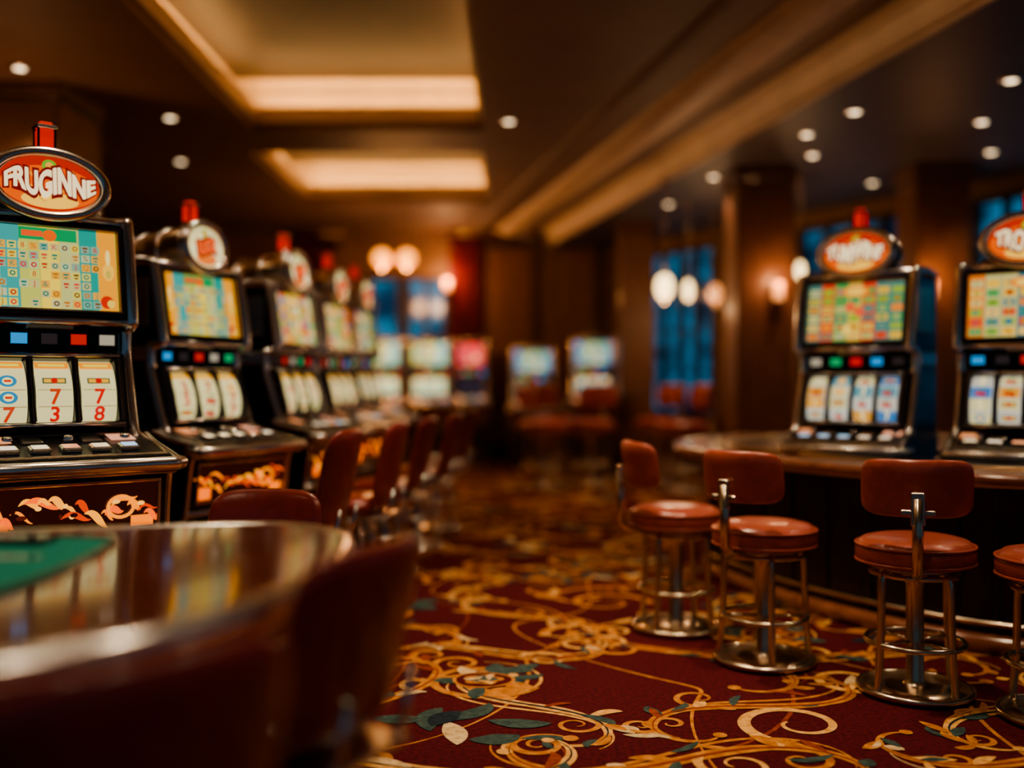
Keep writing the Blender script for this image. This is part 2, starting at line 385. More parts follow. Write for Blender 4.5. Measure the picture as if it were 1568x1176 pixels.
nglass=winmat('night_glass',.85,sc=2.6); nglass2=winmat('night_glass_far',1.5,(.03,.24,.40))
def window(name,M,w0,w1,za,zb,nx,nz,g):
    b=MB(); b.box(((w0+w1)/2,.1,(za+zb)/2),(w1-w0,.02,zb-za),g,M)
    for i in range(nx+1):
        x=w0+(w1-w0)*i/nx; b.box((x,.03,(za+zb)/2),(.08 if i in(0,nx) else .06,.12,zb-za),wooddark,M)
    for i in range(nz+1):
        z=za+(zb-za)*i/nz; b.box(((w0+w1)/2,.03,z),(w1-w0,.11,.06 if i in(0,nz) else .03),wooddark,M)
    return b.obj(name)
for i,(a,c) in enumerate(wins): window('window_%d'%(i+1),WM,a,c,z0,z1,4,4,nglass)
FM=Matrix.Translation((0,YF-.14,0))
for i,(a,c) in enumerate([(-2.85,-1.9),(-1.78,-1.12)]): window('window_%d'%(i+5),FM,a,c,1.0,3.08,2,2,nglass2)
def curt(x0,x1,za,zb,y):
    b=MB(); n=60; vs=[];fs=[]
    for i in range(n+1):
        t=i/n; yy=y+.05*math.sin(t*40)
        for k in range(2): vs.append((x0+(x1-x0)*t,yy,za if k==0 else zb))
    for i in range(n): fs.append((2*i,2*i+2,2*i+3,2*i+1))
    b.add(vs,fs,curtain,True); b.tube([(x0-.1,y,zb+.02),(x1+.1,y,zb+.02)],.025,gold)
    b.obj('curtain')
curt(-1.05,-.5,.05,3.8,YF-.25); curt(-3.6,-2.95,.05,3.8,YF-.25)
def column(x,y,w,zt,m=colm):
    b=MB(); b.box((0,0,zt/2),(w,w,zt),m,ch=.02)
    b.box((0,0,.14),(w+.06,w+.06,.28),wooddark,ch=.01); b.box((0,0,zt-.06),(w+.05,w+.05,.12),m,ch=.01); b.box((0,0,zt-.14),(w+.03,w+.03,.03),wooddark,ch=.005)
    b.obj('column',loc=(x,y,0))
column(2.75,11.1,.62,ZS); column(1.8,14.6,.5,ZS); column(4.6,10.9,.58,ZS); column(-4.35,9.0,.9,ZC,wallm)
# ------------------------------------------------------------------ slot machines
PAL=[(1,.7,.08),(.95,.75,.3),(.03,.5,.25),(.85,.06,.03),(.04,.3,.6),(1,.33,.03),(.7,.75,.5),(.3,.6,.08)]
def gfx_bingo(b,M,w,h,r,m,n0=.002):
    x0=-w/2
    b.rect(M,x0,0,-x0,h,n0,(.6,.5,.08),m)
    cols=[(.95,.38,.02),(.06,.36,.33),(.55,.55,.12),(.95,.68,.08),(.55,.55,.2),(.03,.33,.26),(.95,.38,.03)]
    cw=w/len(cols)
    for i,c in enumerate(cols): b.rect(M,x0+i*cw,0,x0+(i+1)*cw-.003,h,n0+.0006,c,m)
    b.rect(M,x0+w*.28,h*.84,x0+w*.70,h*.99,n0+.0012,(.01,.32,.10),m)
    b.rect(M,x0+w*.30,h*.88,x0+w*.45,h*.95,n0+.0018,(.9,.12,.03),m)
    nx,nz=10,7
    for i in range(nx):
        for j in range(nz):
            if r.random()<.12: continue
            a=x0+w*.12+i*(w*.76)/nx; c=h*.03+j*(h*.8)/nz; tw=w*.76/nx*.84; th=h*.8/nz*.8
            base=r.choice([(.6,.5,.2),(.5,.55,.3),(.8,.4,.06),(.25,.4,.28),(.7,.6,.12)])
            b.rect(M,a,c,a+tw,c+th,n0+.0018,base,m)
            k=r.random(); cc=r.choice([(.55,.03,.02),(.18,.06,.02),(.02,.2,.16),(.5,.18,.02),(.7,.05,.05)])
            if k<.35:
                b.disc(M,a+tw/2,c+th/2,tw*.33,th*.35,n0+.0024,cc,m,12); b.disc(M,a+tw/2,c+th/2,tw*.17,th*.18,n0+.003,base,m,10)
            elif k<.65:
                V,F=textgeo(r.choice('AKQJX%&8'),tw*.9,0,0); b.add(V,F,m,False,cc,M@Matrix.Translation((a+tw/2,c+th/2,n0+.0024)))
            else:
                b.rect(M,a+tw*.2,c+th*.55,a+tw*.8,c+th*.8,n0+.0024,cc,m); b.rect(M,a+tw*.3,c+th*.15,a+tw*.7,c+th*.35,n0+.0024,cc,m)
    for sx in(-1,1):
        cx=sx*w*.43; b.disc(M,cx,h*.50,w*.045,h*.11,n0+.0032,(1,.55,.08),m); b.disc(M,cx,h*.68,w*.018,h*.1,n0+.0036,(1,.75,.25),m); b.disc(M,cx,h*.47,w*.02,h*.05,n0+.0036,(.6,.45,.08),m)
        b.disc(M,cx-w*.02,h*.12,w*.05,h*.08,n0+.0034,(.65,.04,.02),m); b.disc(M,cx+w*.01,h*.10,w*.03,h*.05,n0+.0036,(.9,.6,.1),m)
    b.disc(M,0,h*.9,w*.05,h*.07,n0+.0036,(.9,.15,.02),m)
def gfx_grid(b,M,w,h,r,m,tint,n0=.002):
    x0=-w/2; b.rect(M,x0,0,-x0,h,n0,tuple(c*.3 for c in tint),m)
    nx,nz=7,6
    for i in range(nx):
        ccol=r.choice(PAL)
        b.rect(M,x0+i*w/nx,0,x0+(i+1)*w/nx-.004,h,n0+.0006,tuple(.8*c*t+.02 for c,t in zip(ccol,tint)),m)
        for j in range(nz):
            a=x0+i*w/nx+.1*w/nx; c=h*.04+j*h*.92/nz; tw=w/nx*.75; th=h*.92/nz*.75; q=r.choice(PAL)
            b.rect(M,a,c,a+tw,c+th,n0+.0012,tuple(min(1,.8*x*t+.06*t) for x,t in zip(q,tint)),m)
            q=r.choice(PAL); k=r.random()
            if k<.4: b.disc(M,a+tw/2,c+th/2,tw*.3,th*.34,n0+.0018,tuple(x*.5 for x in q),m,12)
            elif k<.75:
                V,F=textgeo(r.choice('AKQJX%&8'),tw*.75,0,0); b.add(V,F,m,False,tuple(x*.4 for x in q),M@Matrix.Translation((a+tw/2,c+th/2,n0+.0018)))
    b.disc(M,0,h*.86,w*.14,h*.09,n0+.0024,tuple(x*t for x,t in zip((1,.35,.03),tint)),m); b.disc(M,0,h*.86,w*.10,h*.06,n0+.0027,tuple(x*t for x,t in zip((1,.8,.3),tint)),m)
    for k in range(3):
        b.disc(M,r.uniform(-.3,.3)*w,r.uniform(.2,.7)*h,w*.05,h*.08,n0+.0024+k*.0002,r.choice([(1,.65,.12),(.9,.12,.05),(1,.85,.5)]),m)
def machine_parts(seed,W=.62,counter=False,topper='oval',reels=3,style='bingo',tint=(1,1,1),title='FRUGINNE',far=False,single=False):
    r=random.Random(seed); hw=W/2; parts=[]
    S=scr_b if far else scr; SR=scr_b if far else scr_r; BG=belly
    dk=-.40 if counter else -.57; LW2=hw+(.01 if counter else .06)
    upper=[(-.24,1.075),(-.21,1.085),(-.12,1.43),(-.12,1.535),(-.19,1.545),(-.215,1.575),(-.155,1.965),(-.12,1.995),(.2,1.97),(.2,.96)]
    b=MB(); side=blueside if counter else black
    b.prism_x([(-.24,.96)]+upper,-hw,hw,side)
    if counter: low=[(dk,.955),(dk,1.0),(-.20,1.08),(.2,1.08),(.2,.955)]
    else: low=[(-.36,0),(-.36,.06),(-.38,.60),(-.43,.63),(-.44,.66),(-.46,.70),(-.48,.93),(dk,.955),(dk,.995),(-.20,1.08),(.2,1.08),(.2,0)]
    b.prism_x(low,-LW2,LW2,side)
    for sx in(-1,1):
        x=sx*(hw+.004); xl=sx*(LW2+.004)
        if not counter:
            b.tube([(xl,y-.004,z) for y,z in catmull([(-.42,.62),(-.44,.66),(-.48,.93),(-.535,.955)],False,5)],.013,chrome)
        b.tube([(xl,y-.004,z) for y,z in catmull([(dk,.965),(dk,1.0),(-.33,1.05),(-.215,1.085)],False,6)],.014,chrome)
        b.tube([(x,y-.004,z) for y,z in catmull([(-.26,1.06),(-.225,1.12),(-.175,1.28),(-.135,1.43),(-.14,1.54)],False,6)],.026,chrome)
        b.tube([(x-sx*.03,y-.012,z) for y,z in catmull([(-.225,1.075),(-.20,1.14),(-.165,1.28),(-.125,1.43),(-.125,1.52)],False,6)],.009,bronze)
        b.tube([(x,y-.006,z) for y,z in catmull([(-.13,1.54),(-.205,1.55),(-.215,1.6),(-.16,1.95),(-.13,1.99),(0,2.0),(.15,1.98)],False,6)],.026,chrome)
        b.box((x,.03,1.5),(.012,.3,.07),chrome,ch=.003); b.box((x,.0,1.78),(.008,.24,.26),bronze,ch=.002)
        if not counter: b.box((sx*LW2,-.08,.05),(.014,.5,.1),chrome,ch=.003)
    if not counter:
        M,l=panelM((-.36,.06),(-.38,.60))
        b.frame(M,-LW2+.05,.04,LW2-.05,l-.05,.012,0,.012,chrome); b.rect(M,-LW2+.05,.04,LW2-.05,l-.05,.004,(0,0,0),darkgrey)
        for i in range(7): b.box((0,.12+i*.022,.008),(W*.5,.006,.008),chrome,M)
        b.tube([(-LW2-.01,-.445,.655),(LW2+.01,-.445,.655)],.018,chrome); b.tube([(-LW2-.01,-.35,.03),(LW2+.01,-.35,.03)],.014,chrome)
    parts.append(('cabinet',b.mesh('cabinet')))
    b=MB()
    b.tube([(-LW2-.02,dk+.1,.985),(-LW2-.02,dk,.985),(-LW2+.02,dk-.02,.985),(LW2-.02,dk-.02,.985),(LW2+.02,dk,.985),(LW2+.02,dk+.1,.985)],.028,chrome,12)
    b.tube([(-LW2,dk+.004,.953),(LW2,dk+.004,.953)],.01,bronze)
    M,l=panelM((dk,1.0),(-.21,1.085))
    b.box((0,l*.52,.006),(2*LW2-.03,l*.9,.014),darkgrey,M,ch=.004)
    b.frame(M,-LW2+.03,l*.12,LW2-.03,l*.93,.010,.004,.02,bronze)
    nb=5
    for i in range(nb):
        u=-W*.36+i*W*.72/(nb-1)
        b.box((u,l*.34,.022),(W*.12,l*.17,.022),chrome,M,ch=.005); b.rect(M,u-W*.045,l*.28,u+W*.045,l*.40,.0345,r.choice([(1,.8,.5),(.95,.8,.6),(1,.4,.2),(.5,.75,1)]),S)
        if i%2==0:
            b.lathe([(.02,.012),(.02,.03),(.014,.036),(0.001,.037)],chrome,16,M@Matrix.Translation((u+.03,l*.72,0)))
        else: b.box((u,l*.70,.018),(W*.13,l*.2,.014),chrome,M,ch=.004)
    b.rect(M,-W*.46,l*.6,-W*.30,l*.85,.0215,(.9,.35,.15),S); b.rect(M,W*.30,l*.6,W*.46,l*.85,.0215,(.9,.4,.25),S)
    parts.append(('button_deck',b.mesh('button_deck')))
    if not counter:
        b=MB(); M,l=panelM((-.46,.70),(-.48,.93)); w=2*LW2-.09
        b.frame(M,-w/2,.02,w/2,l-.02,.014,0,.02,chrome); b.rect(M,-w/2,.02,w/2,l-.02,.003,(.02,.003,.001),BG)
        if not far:
            gold_c=[(1,.13,.005),(1,.24,.01),(.6,.05,.005),(1,.36,.03)]
            b.rect(M,-w/2+.01,.025,-w/2+.10,.09,.0035,(1,.18,.01),BG); b.rect(M,w/2-.10,.03,w/2-.01,.075,.0035,(1,.22,.01),BG)
            for i in range(18):
                cx=-w/2+w*(i+.5)/18+r.uniform(-.02,.02); cy=l/2+r.uniform(-.045,.035); a=r.uniform(-.7,.7); ll=r.uniform(.05,.14)
                pts=[(cx+ll*(t-.5)*math.cos(a),max(.03,min(l-.03,cy+ll*(t-.5)*math.sin(a)*.7+.015*math.sin(t*5)))) for t in [k/12 for k in range(13)]]
                b.ribbon(pts,lambda t,q=r.uniform(.010,.028):q*math.sin(math.pi*t)+.002,.004+i*.0002,BG,M,r.choice(gold_c))
            for i in range(12):
                cx=r.uniform(-.42,.42)*w; cy=r.uniform(.35,.65)*l
                b.disc(M,cx,cy,r.uniform(.006,.02),.009,.009+i*.0002,r.choice([(.03,.004,.001),(1,.45,.08),(.08,.01,.002)]),BG,14)
            pts=[(w*.28+.05*math.cos(t),l*.5+.042*math.sin(t)) for t in [k*.3 for k in range(22)]]
            b.ribbon(pts,.014,.0125,BG,M,(1,.28,.02))
        parts.append(('belly_glass',b.mesh('belly_glass')))
    b=MB(); M,l=panelM((-.21,1.085),(-.12,1.43)); w=W-.10; v0,v1=.045,l-.045
    b.rect(M,-w/2,v0,w/2,v1,.001,(0,0,0),darkgrey)
    rw=w/reels; pad=.016
    for i in range(reels):
        a=-w/2+i*rw+pad; c=a+rw-2*pad; ns=14; vs=[];fs=[]
        def bul(v): 
            t=(v-v0)/(v1-v0)*2-1; return .004+.075*math.sqrt(max(0,1-(t*.97)**2))
        def slope(v):
            e=.002; return math.atan2(bul(v+e)-bul(v-e),2*e)
        bg=(.80,.70,.34) if not counter else (.62,.62,.58)
        bg=tuple(x*t for x,t in zip(bg,tint)) if far else bg
        if single: bg=(.01,.01,.02)
        for k in range(ns+1):
            v=v0+(v1-v0)*(.5-.5*math.cos(math.pi*k/ns)); vs+= [(a,v,bul(v)),(c,v,bul(v))]
        for k in range(ns): fs.append((2*k,2*k+1,2*k+3,2*k+2))
        b.add(vs,fs,SR,False,bg,M)
        cx=(a+c)/2; rows=4
        for k in range(rows):
            if single: continue
            v=v0+(v1-v0)*(.12+.76*k/(rows-1)); s=(c-a); q=r.random(); hh=(v1-v0)*.115
            sl=max(-1.1,min(1.1,slope(v)))
            Mt=M@Matrix.Translation((cx,v,bul(v)+.007))@Matrix.Rotation(sl,4,'X')
            if k==rows-1 and not counter:
                b.rect(Mt,-s*.46,-.012,s*.46,.026,-.001,(1,.33,.02),SR); b.rect(Mt,-s*.36,0,s*.36,.014,.0,(.9,.7,.1),SR)
            else:
                if counter: b.rect(Mt,-s*.46,-hh,s*.46,hh,-.002,r.choice([(.05,.2,.45),(.75,.35,.05),(.55,.5,.4),(.6,.6,.5),(.1,.3,.35),(.7,.6,.3)]),SR)
                b.rect(Mt,-s*.46,-hh*1.25,s*.46,-hh*1.16,-.001,(.3,.2,.06),SR)
                if q<.35:
                    V,F=textgeo(r.choice(['7','3','8','5']),s*.62,0,.002); b.add(V,F,SR,False,r.choice([(.7,.02,.015),(.6,.06,.02)]) if not counter else (.95,.8,.4),Mt)
                elif q<.6:
                    b.disc(Mt,-s*.12,-.006,s*.12,s*.12,.001,(.7,.01,.01),SR); b.disc(Mt,s*.12,-.010,s*.12,s*.12,.0014,(.5,.01,.01),SR)
                    b.ribbon([(-s*.12,0),(0,.022),(s*.16,.026)],.006,.002,SR,Mt,(.03,.25,.03))
                elif q<.8:
                    cc=r.choice([(.9,.42,.04),(.04,.25,.42),(.12,.32,.05)]); b.disc(Mt,0,0,s*.24,hh*.8,.001,cc,SR); b.disc(Mt,0,0,s*.14,hh*.5,.0016,(1,.8,.35),SR); b.rect(Mt,-s*.09,-hh*.15,s*.09,hh*.15,.0022,(.7,.06,.02),SR)
                else:
                    b.rect(Mt,-s*.32,-hh*.35,s*.32,hh*.45,.001,(.05,.10,.05),SR); b.rect(Mt,-s*.28,-hh*.2,s*.28,hh*.3,.0016,(.9,.45,.05),SR); b.disc(Mt,0,.002,s*.09,s*.09,.0022,(.6,.03,.02),SR)
    for i in range(reels+1):
        b.box((-w/2+i*rw,(v0+v1)/2,.04),(.028,v1-v0,.085),darkgrey,M,ch=.005)
        b.box((-w/2+i*rw+.0,(v0+v1)/2,.083),(.005,v1-v0,.005),chrome,M)
    b.frame(M,-w/2-.008,v0,w/2+.008,v1,.024,0,.075,darkgrey); b.tube([(-w/2-.01,v0-.012,.076),(w/2+.01,v0-.012,.076)],.008,chrome,8,M=M)
    b.tube([(-w/2-.01,v1+.012,.076),(w/2+.01,v1+.012,.076)],.008,chrome,8,M=M)
    parts.append(('reels',b.mesh('reels')))
    b=MB(); M,l=panelM((-.16,1.44),(-.16,1.53)); b.box((0,l/2,-.02),(W-.06,l,.04),darkgrey,M,ch=.004)
    nl=5
    for i in range(nl):
        u=-W*.37+i*W*.74/(nl-1); c=[(.02,.35,.12),(.6,.02,.02),(.03,.3,.65),(.03,.02,.02),(.55,.03,.02),(.4,.34,.25)][(i+seed)%6]
        b.box((u,l/2,.004),(W*.14,l*.66,.008),darkgrey,M,ch=.003); b.rect(M,u-W*.05,l*.26,u+W*.05,l*.74,.0085,c,S)
    parts.append(('indicator_strip',b.mesh('indicator_strip')))
    b=MB(); M,l=panelM((-.215,1.575),(-.155,1.965)); w=W-.09
    b.frame(M,-w/2,.026,w/2,l-.026,.022,0,.022,darkgrey); b.frame(M,-w/2,.026,w/2,l-.026,.007,.02,.027,bronze,.001)
    Ms=M@Matrix.Translation((0,.026,0))
    if style=='bingo': gfx_bingo(b,Ms,w,l-.052,r,S)
    else: gfx_grid(b,Ms,w,l-.052,r,S,tint)
    parts.append(('top_screen',b.mesh('top_screen')))
    b=MB(); b.tube([(-hw-.005,-.21,1.56),(hw+.005,-.21,1.56)],.020,chrome); b.tube([(-hw-.005,-.15,1.985),(hw+.005,-.15,1.985)],.022,chrome)
    b.box((0,-.16,1.535),(W*.3,.05,.02),gold,ch=.004)
    b.prism_x([(-.15,1.985),(-.12,2.03),(.1,2.03),(.16,1.975)],-hw*.7,hw*.7,chrome)
    parts.append(('screen_trim',b.mesh('screen_trim')))
    if topper!='none':
        b=MB()
        if topper=='oval': rx,ry,zc,dep,yf=.222,.135,2.115,.13,-.16
        else: rx,ry,zc,dep,yf=.15,.135,2.10,.40,-.20
        TM=Matrix.Translation((0,yf,zc))@Matrix.Rotation(math.radians(90-6),4,'X')
        drum=gold if topper=='round' else black
        b.lathe([(.9,-dep),(1,-dep+.01),(1,0),(.97,.012)],drum,48,TM,sx=rx,sy=ry)
        for zz in ([-.03,-dep*.5,-dep+.02] if topper=='round' else [-dep+.01]):
            b.tube([(rx*1.01*math.cos(t),ry*1.01*math.sin(t),zz) for t in [2*math.pi*i/48 for i in range(48)]],.010,chrome,8,True,TM)
        b.tube([(rx*math.cos(t),ry*math.sin(t),.012) for t in [2*math.pi*i/56 for i in range(56)]],.022,chrome,10,True,TM)
        b.tube([(rx*.9*math.cos(t),ry*.88*math.sin(t),.016) for t in [2*math.pi*i/56 for i in range(56)]],.006,bronze,8,True,TM)
        rd=topper=='round'
        b.disc(TM,0,0,rx*.97,ry*.97,.0135,(.5,.025,.008) if not rd else (.7,.6,.3),sign,48)
        b.disc(TM,0,-ry*.1,rx*.85,ry*.66,.015,(.8,.12,.012) if not rd else (.85,.75,.4),sign,40)
        b.disc(TM,0,-ry*.5,rx*.5,ry*.26,.0165,(1,.55,.08) if not rd else (.8,.2,.04),sign,30)
        b.disc(TM,0,ry*.55,rx*.13,ry*.2,.0165,(.15,.4,.04),sign,20); b.disc(TM,0,ry*.55,rx*.07,ry*.12,.0175,(.9,.35,.04),sign,20)
        for k in range(5):
            t=(k-2)*.55; b.ribbon([(rx*.6*math.sin(t)*.2,-ry*.3),(rx*.8*math.sin(t),ry*.55*math.cos(t))],.008,.0168+k*.0001,sign,TM,(.9,.35,.04))
        ts=rx*.40 if topper=='oval' else rx*.42
        tt=title if not rd else title[:4]
        V,F=textgeo(tt,ts,.006,.003)
        def warp(p):
            x,y,z=p; x*=.82; return (x,y*1.45*(1.15-.9*(x/rx)**2)-ry*.02+.012*math.sin(x*38),z+.026)
        V2,F2=textgeo(tt,ts,.003,.011)
        b.add([warp((x,y,z-.006)) for x,y,z in V2],F2,sign,False,(.18,.012,.008),TM)
        b.add([warp(p) for p in V],F,sign,False,(1,.78,.45) if not rd else (.8,.12,.03),TM)
        b.box((0,-.05,1.998),(.26,.16,.03),chrome,ch=.006); b.box((-.09,-.1,2.02),(.03,.05,.05),chrome,ch=.004); b.box((.09,-.1,2.02),(.03,.05,.05),chrome,ch=.004)
        zt=zc+ry+.0
        b.lathe([(.045,zt-.01),(.045,zt+.012),(.03,zt+.02)],chrome,20,Matrix.Translation((0,-.1,0)))
        b.box((0,-.1,zt+.06),(.062,.062,.085),lampred,ch=.006)
        for sx in(-1,1):
            for sy in(-1,1): b.box((sx*.032,-.1+sy*.032,zt+.06),(.008,.008,.09),darkgrey)
        b.box((0,-.1,zt+.11),(.084,.084,.016),chrome,ch=.005); b.box((0,-.1,zt+.125),(.05,.05,.014),lampred,ch=.003)
        parts.append(('topper_sign',b.mesh('topper_sign')))
    return parts
inst('slot_machine',machine_parts(1,title='FRUGINNE'),(-2.0,4.2,0),40)
inst('slot_machine',machine_parts(2,topper='round',title='LUCK',style='bingo'),(-1.87,5.55,0),63,(1,1,.975))
inst('slot_machine',machine_parts(3,topper='round',title='WINS',style='grid',tint=(1,.9,.75)),(-1.65,6.8,0),75,(1,1,.98))
inst('slot_machine',machine_parts(4,topper='round',title='GOLD',style='grid',tint=(1,.85,.7)),(-1.56,7.9,0),78,(1,1,.985))
inst('slot_machine',machine_parts(5,topper='round',title='GOLD',style='grid',tint=(1,.85,.7)),(-1.52,9.0,0),80)
zc=.887-.955*1.03
inst('slot_machine',machine_parts(11,W=.68,counter=True,topper='oval',reels=4,style='grid',tint=(1,.8,.35),title='TUMWINF'),(2.17,6.08,zc),-42,(1,1,1.03))
inst('slot_machine',machine_parts(14,W=.68,counter=True,topper='oval',reels=4,style='grid',tint=(1,.8,.45),title='TROCIME'),(2.89,5.50,zc),-40,(1,1,1.03))
fa=machine_parts(21,topper='none',style='grid',tint=(.5,.8,1),far=True); fb=machine_parts(22,topper='none',style='grid',tint=(1,.05,.2),far=True,single=True); fc=machine_parts(23,topper='none',style='grid',tint=(.25,.5,.9),far=True)
inst('slot_machine',fa,(-2.05,15.7,0),5); inst('slot_machine',fa,(-1.30,15.7,0),5); inst('slot_machine',fb,(-.66,16.1,0),0,(.8,.8,1)); inst('slot_machine',fc,(.32,15.5,0),0,(1,1,.93)); inst('slot_machine',fc,(1.27,15.4,0),-10)
# ------------------------------------------------------------------ bar stools
def stool_parts():
    P=[]
    b=MB(); b.lathe([(.001,.655),(.10,.655),(.17,.65),(.21,.64),(.232,.622),(.24,.60),(.24,.565),(.232,.545),(.21,.535),(.001,.535)],leather,48)
    for z in(.617,.55): b.tube([(.238*math.cos(t),.238*math.sin(t),z) for t in [2*math.pi*i/48 for i in range(48)]],.006,leather,6,True)
    P.append(('seat',b.mesh('seat')))
    b=MB(); R0=.28
    b.cushion(.53,.235,.05,lambda s,t,h:((R0+h)*math.sin(s/R0)*.93,(R0+h)*math.cos(s/R0)*.93+(t*.12),.875+t),leather,n=5.)
    P.append(('backrest',b.mesh('backrest')))
    b=MB()
    b.tube([(0,.12,.525),(0,.25,.53),(0,.295,.56),(0,.298,.68),(0,.302,.84)],.022,bronze,12)
    b.box((0,.304,.80),(.055,.022,.13),bronze,ch=.004); b.box((0,.307,.785),(.13,.012,.022),bronze,ch=.004)
    b.lathe([(.001,.535),(.16,.535),(.17,.528),(.17,.515),(.06,.50),(.04,.47),(.036,.44),(.036,.05),(.05,.03),(.06,.022)],bronze,32)
    for k in range(4):
        a=math.pi/4+k*math.pi/2; c,s=math.cos(a),math.sin(a)
        b.tube([(c*r,s*r,z) for r,z in catmull([(.13,.52),(.175,.5),(.185,.44),(.19,.25),(.205,.05),(.21,.015)],False,4)],.0155,bronze,10)
    def ring(r,z,t): b.tube([(r*math.cos(q),r*math.sin(q),z) for q in [2*math.pi*i/48 for i in range(48)]],t,bronze,10,True)
    ring(.195,.21,.013); ring(.178,.50,.011); ring(.225,.014,.014)
    for k in range(4):
        a=math.pi/4+k*math.pi/2; b.tube([(0,0,.21),(.19*math.cos(a),.19*math.sin(a),.21)],.008,bronze,8)
    b.lathe([(.22,.004),(.22,.012),(.12,.022),(.06,.03),(.001,.03)],bronze,40)
    P.append(('frame',b.mesh('frame')))
    return P
SP=stool_parts()
for x,y,a in((1.70,4.2,160),(1.18,4.66,131),(.87,5.28,97),(2.13,3.85,-105)): inst('bar_stool',SP,(x,y,0.008),a)
for x,y,a in((.40,12.4,20),(1.0,12.7,-30),(2.05,12.0,-80),(1.95,13.3,-60),(.62,14.2,60)): inst('bar_stool',SP,(x,y,0.008),a,1.3)
# ------------------------------------------------------------------ casino chairs
def chair_parts(top):
    P=[]; H=top-.56
    b=MB(); b.cushion(.46,.44,.12,lambda s,t,h:(s,t-.01,.58+h),leather_d,n=4.); P.append(('seat',b.mesh('seat')))
    b=MB(); R0=.42
    def mp(s,t,h):
        zz=.56+H/2+t; lean=(zz-.56)*.22; wsc=1-.12*(.5-t/H)
        return ((R0+h)*math.sin(s*wsc/R0),(R0+h)*math.cos(s*wsc/R0)-R0+.235+lean,zz)
    b.cushion(.46,H,.06,mp,leather_d,n=4.5); P.append(('backrest',b.mesh('backrest')))
    b=MB(); b.box((0,.16,.52),(.3,.26,.02),chrome,ch=.005)
    b.tube([(.12,.1,.515),(.12,.26,.52),(.12,.29,.56),(.12,.31,.68)],.012,chrome); b.tube([(-.12,.1,.515),(-.12,.26,.52),(-.12,.29,.56),(-.12,.31,.68)],.012,chrome)
    b.lathe([(.001,.52),(.12,.52),(.12,.505),(.04,.48),(.03,.45),(.03,.06),(.06,.04),(.2,.02),(.22,.012),(.22,.0)],chrome,36)
    for k in range(4):
        a=math.pi/4+k*math.pi/2; b.tube([(.14*math.cos(a),.14*math.sin(a),.51),(.17*math.cos(a),.17*math.sin(a),.3),(.2*math.cos(a),.2*math.sin(a),.02)],.013,chrome)
    b.tube([(.175*math.cos(q),.175*math.sin(q),.24) for q in [2*math.pi*i/40 for i in range(40)]],.010,chrome,8,True)
    P.append(('frame',b.mesh('frame')))
    return P
CP=chair_parts(.97); CK=chair_parts(1.07)
inst('casino_chair',CP,(-.88,3.22,.008),-5,(.95,.95,.95)); inst('casino_chair',CP,(-.55,2.17,.008),-115); inst('casino_chair',CP,(-.65,1.43,.008),-133)
for x,y,a in((-1.12,5.0,-100),(-.98,5.95,-98),(-.88,6.9,-98),(-.75,7.95,-98),(-.68,9.0,-95)): inst('casino_chair',CK,(x,y,.008),a)
# ------------------------------------------------------------------ foreground gaming table
def build_table():
    e=empty('gaming_table',(0,0,0))
    ctrl=[(-2.6,1.3),(-1.7,1.18),(-1.05,1.30),(-.76,1.45),(-.56,1.67),(-.44,2.0),(-.41,2.38),(-.47,2.68),(-.66,2.85),(-.95,2.82),(-1.4,2.70),(-2.1,2.55),(-2.8,2.45),(-3.1,1.9)]
    poly=catmull(ctrl,True,8)
    b=MB(); b.prism_z(offset(poly,.02),.862,.9,woodtop,smooth_side=True); b.obj('top',e)
    b=MB(); b.tube([(x,y,.878) for x,y in poly],.028,chrome,12,True); b.tube([(x,y,.843) for x,y in offset(poly,.012)],.014,gold,8,True); b.obj('rim',e)
    b=MB(); b.prism_z(offset(poly,.09),.76,.855,wooddark,smooth_side=True)
    b.prism_z(catmull([(-2.3,1.7),(-1.5,1.7),(-1.2,2.0),(-1.5,2.3),(-2.3,2.3),(-2.5,2.0)],True,6),.02,.78,wooddark,smooth_side=True)
    b.prism_z(catmull([(-2.4,1.6),(-1.4,1.6),(-1.08,2.0),(-1.4,2.4),(-2.4,2.4),(-2.65,2.0)],True,6),.004,.07,chrome,smooth_side=True); b.obj('pedestal',e)
    fp=catmull([(-2.7,1.72),(-1.9,1.60),(-1.10,1.70),(-.96,1.92),(-.98,2.4),(-1.08,2.55),(-1.6,2.52),(-2.5,2.36)],True,6)
    b=MB(); b.prism_z(fp,.895,.906,felt); b.tube([(x,y,.902) for x,y in fp],.010,black,8,True)
    wl=pmat('felt_line',(.6,.62,.5),.8,var=.1)
    for yy in(1.95,2.14): b.box((-1.75,yy,.9068),(1.2,.012,.002),wl)
    b.box((-1.7,2.26,.9068),(1.25,.035,.002),black)
    for xx in(-1.25,-1.5,-1.75,-2.0,-2.25): b.box((xx,2.05,.9066),(.008,.2,.002),wl)
    b.box((-1.7,2.46,.914),(1.12,.08,.022),black,ch=.004)
    b.obj('felt_layout',e)
build_table()
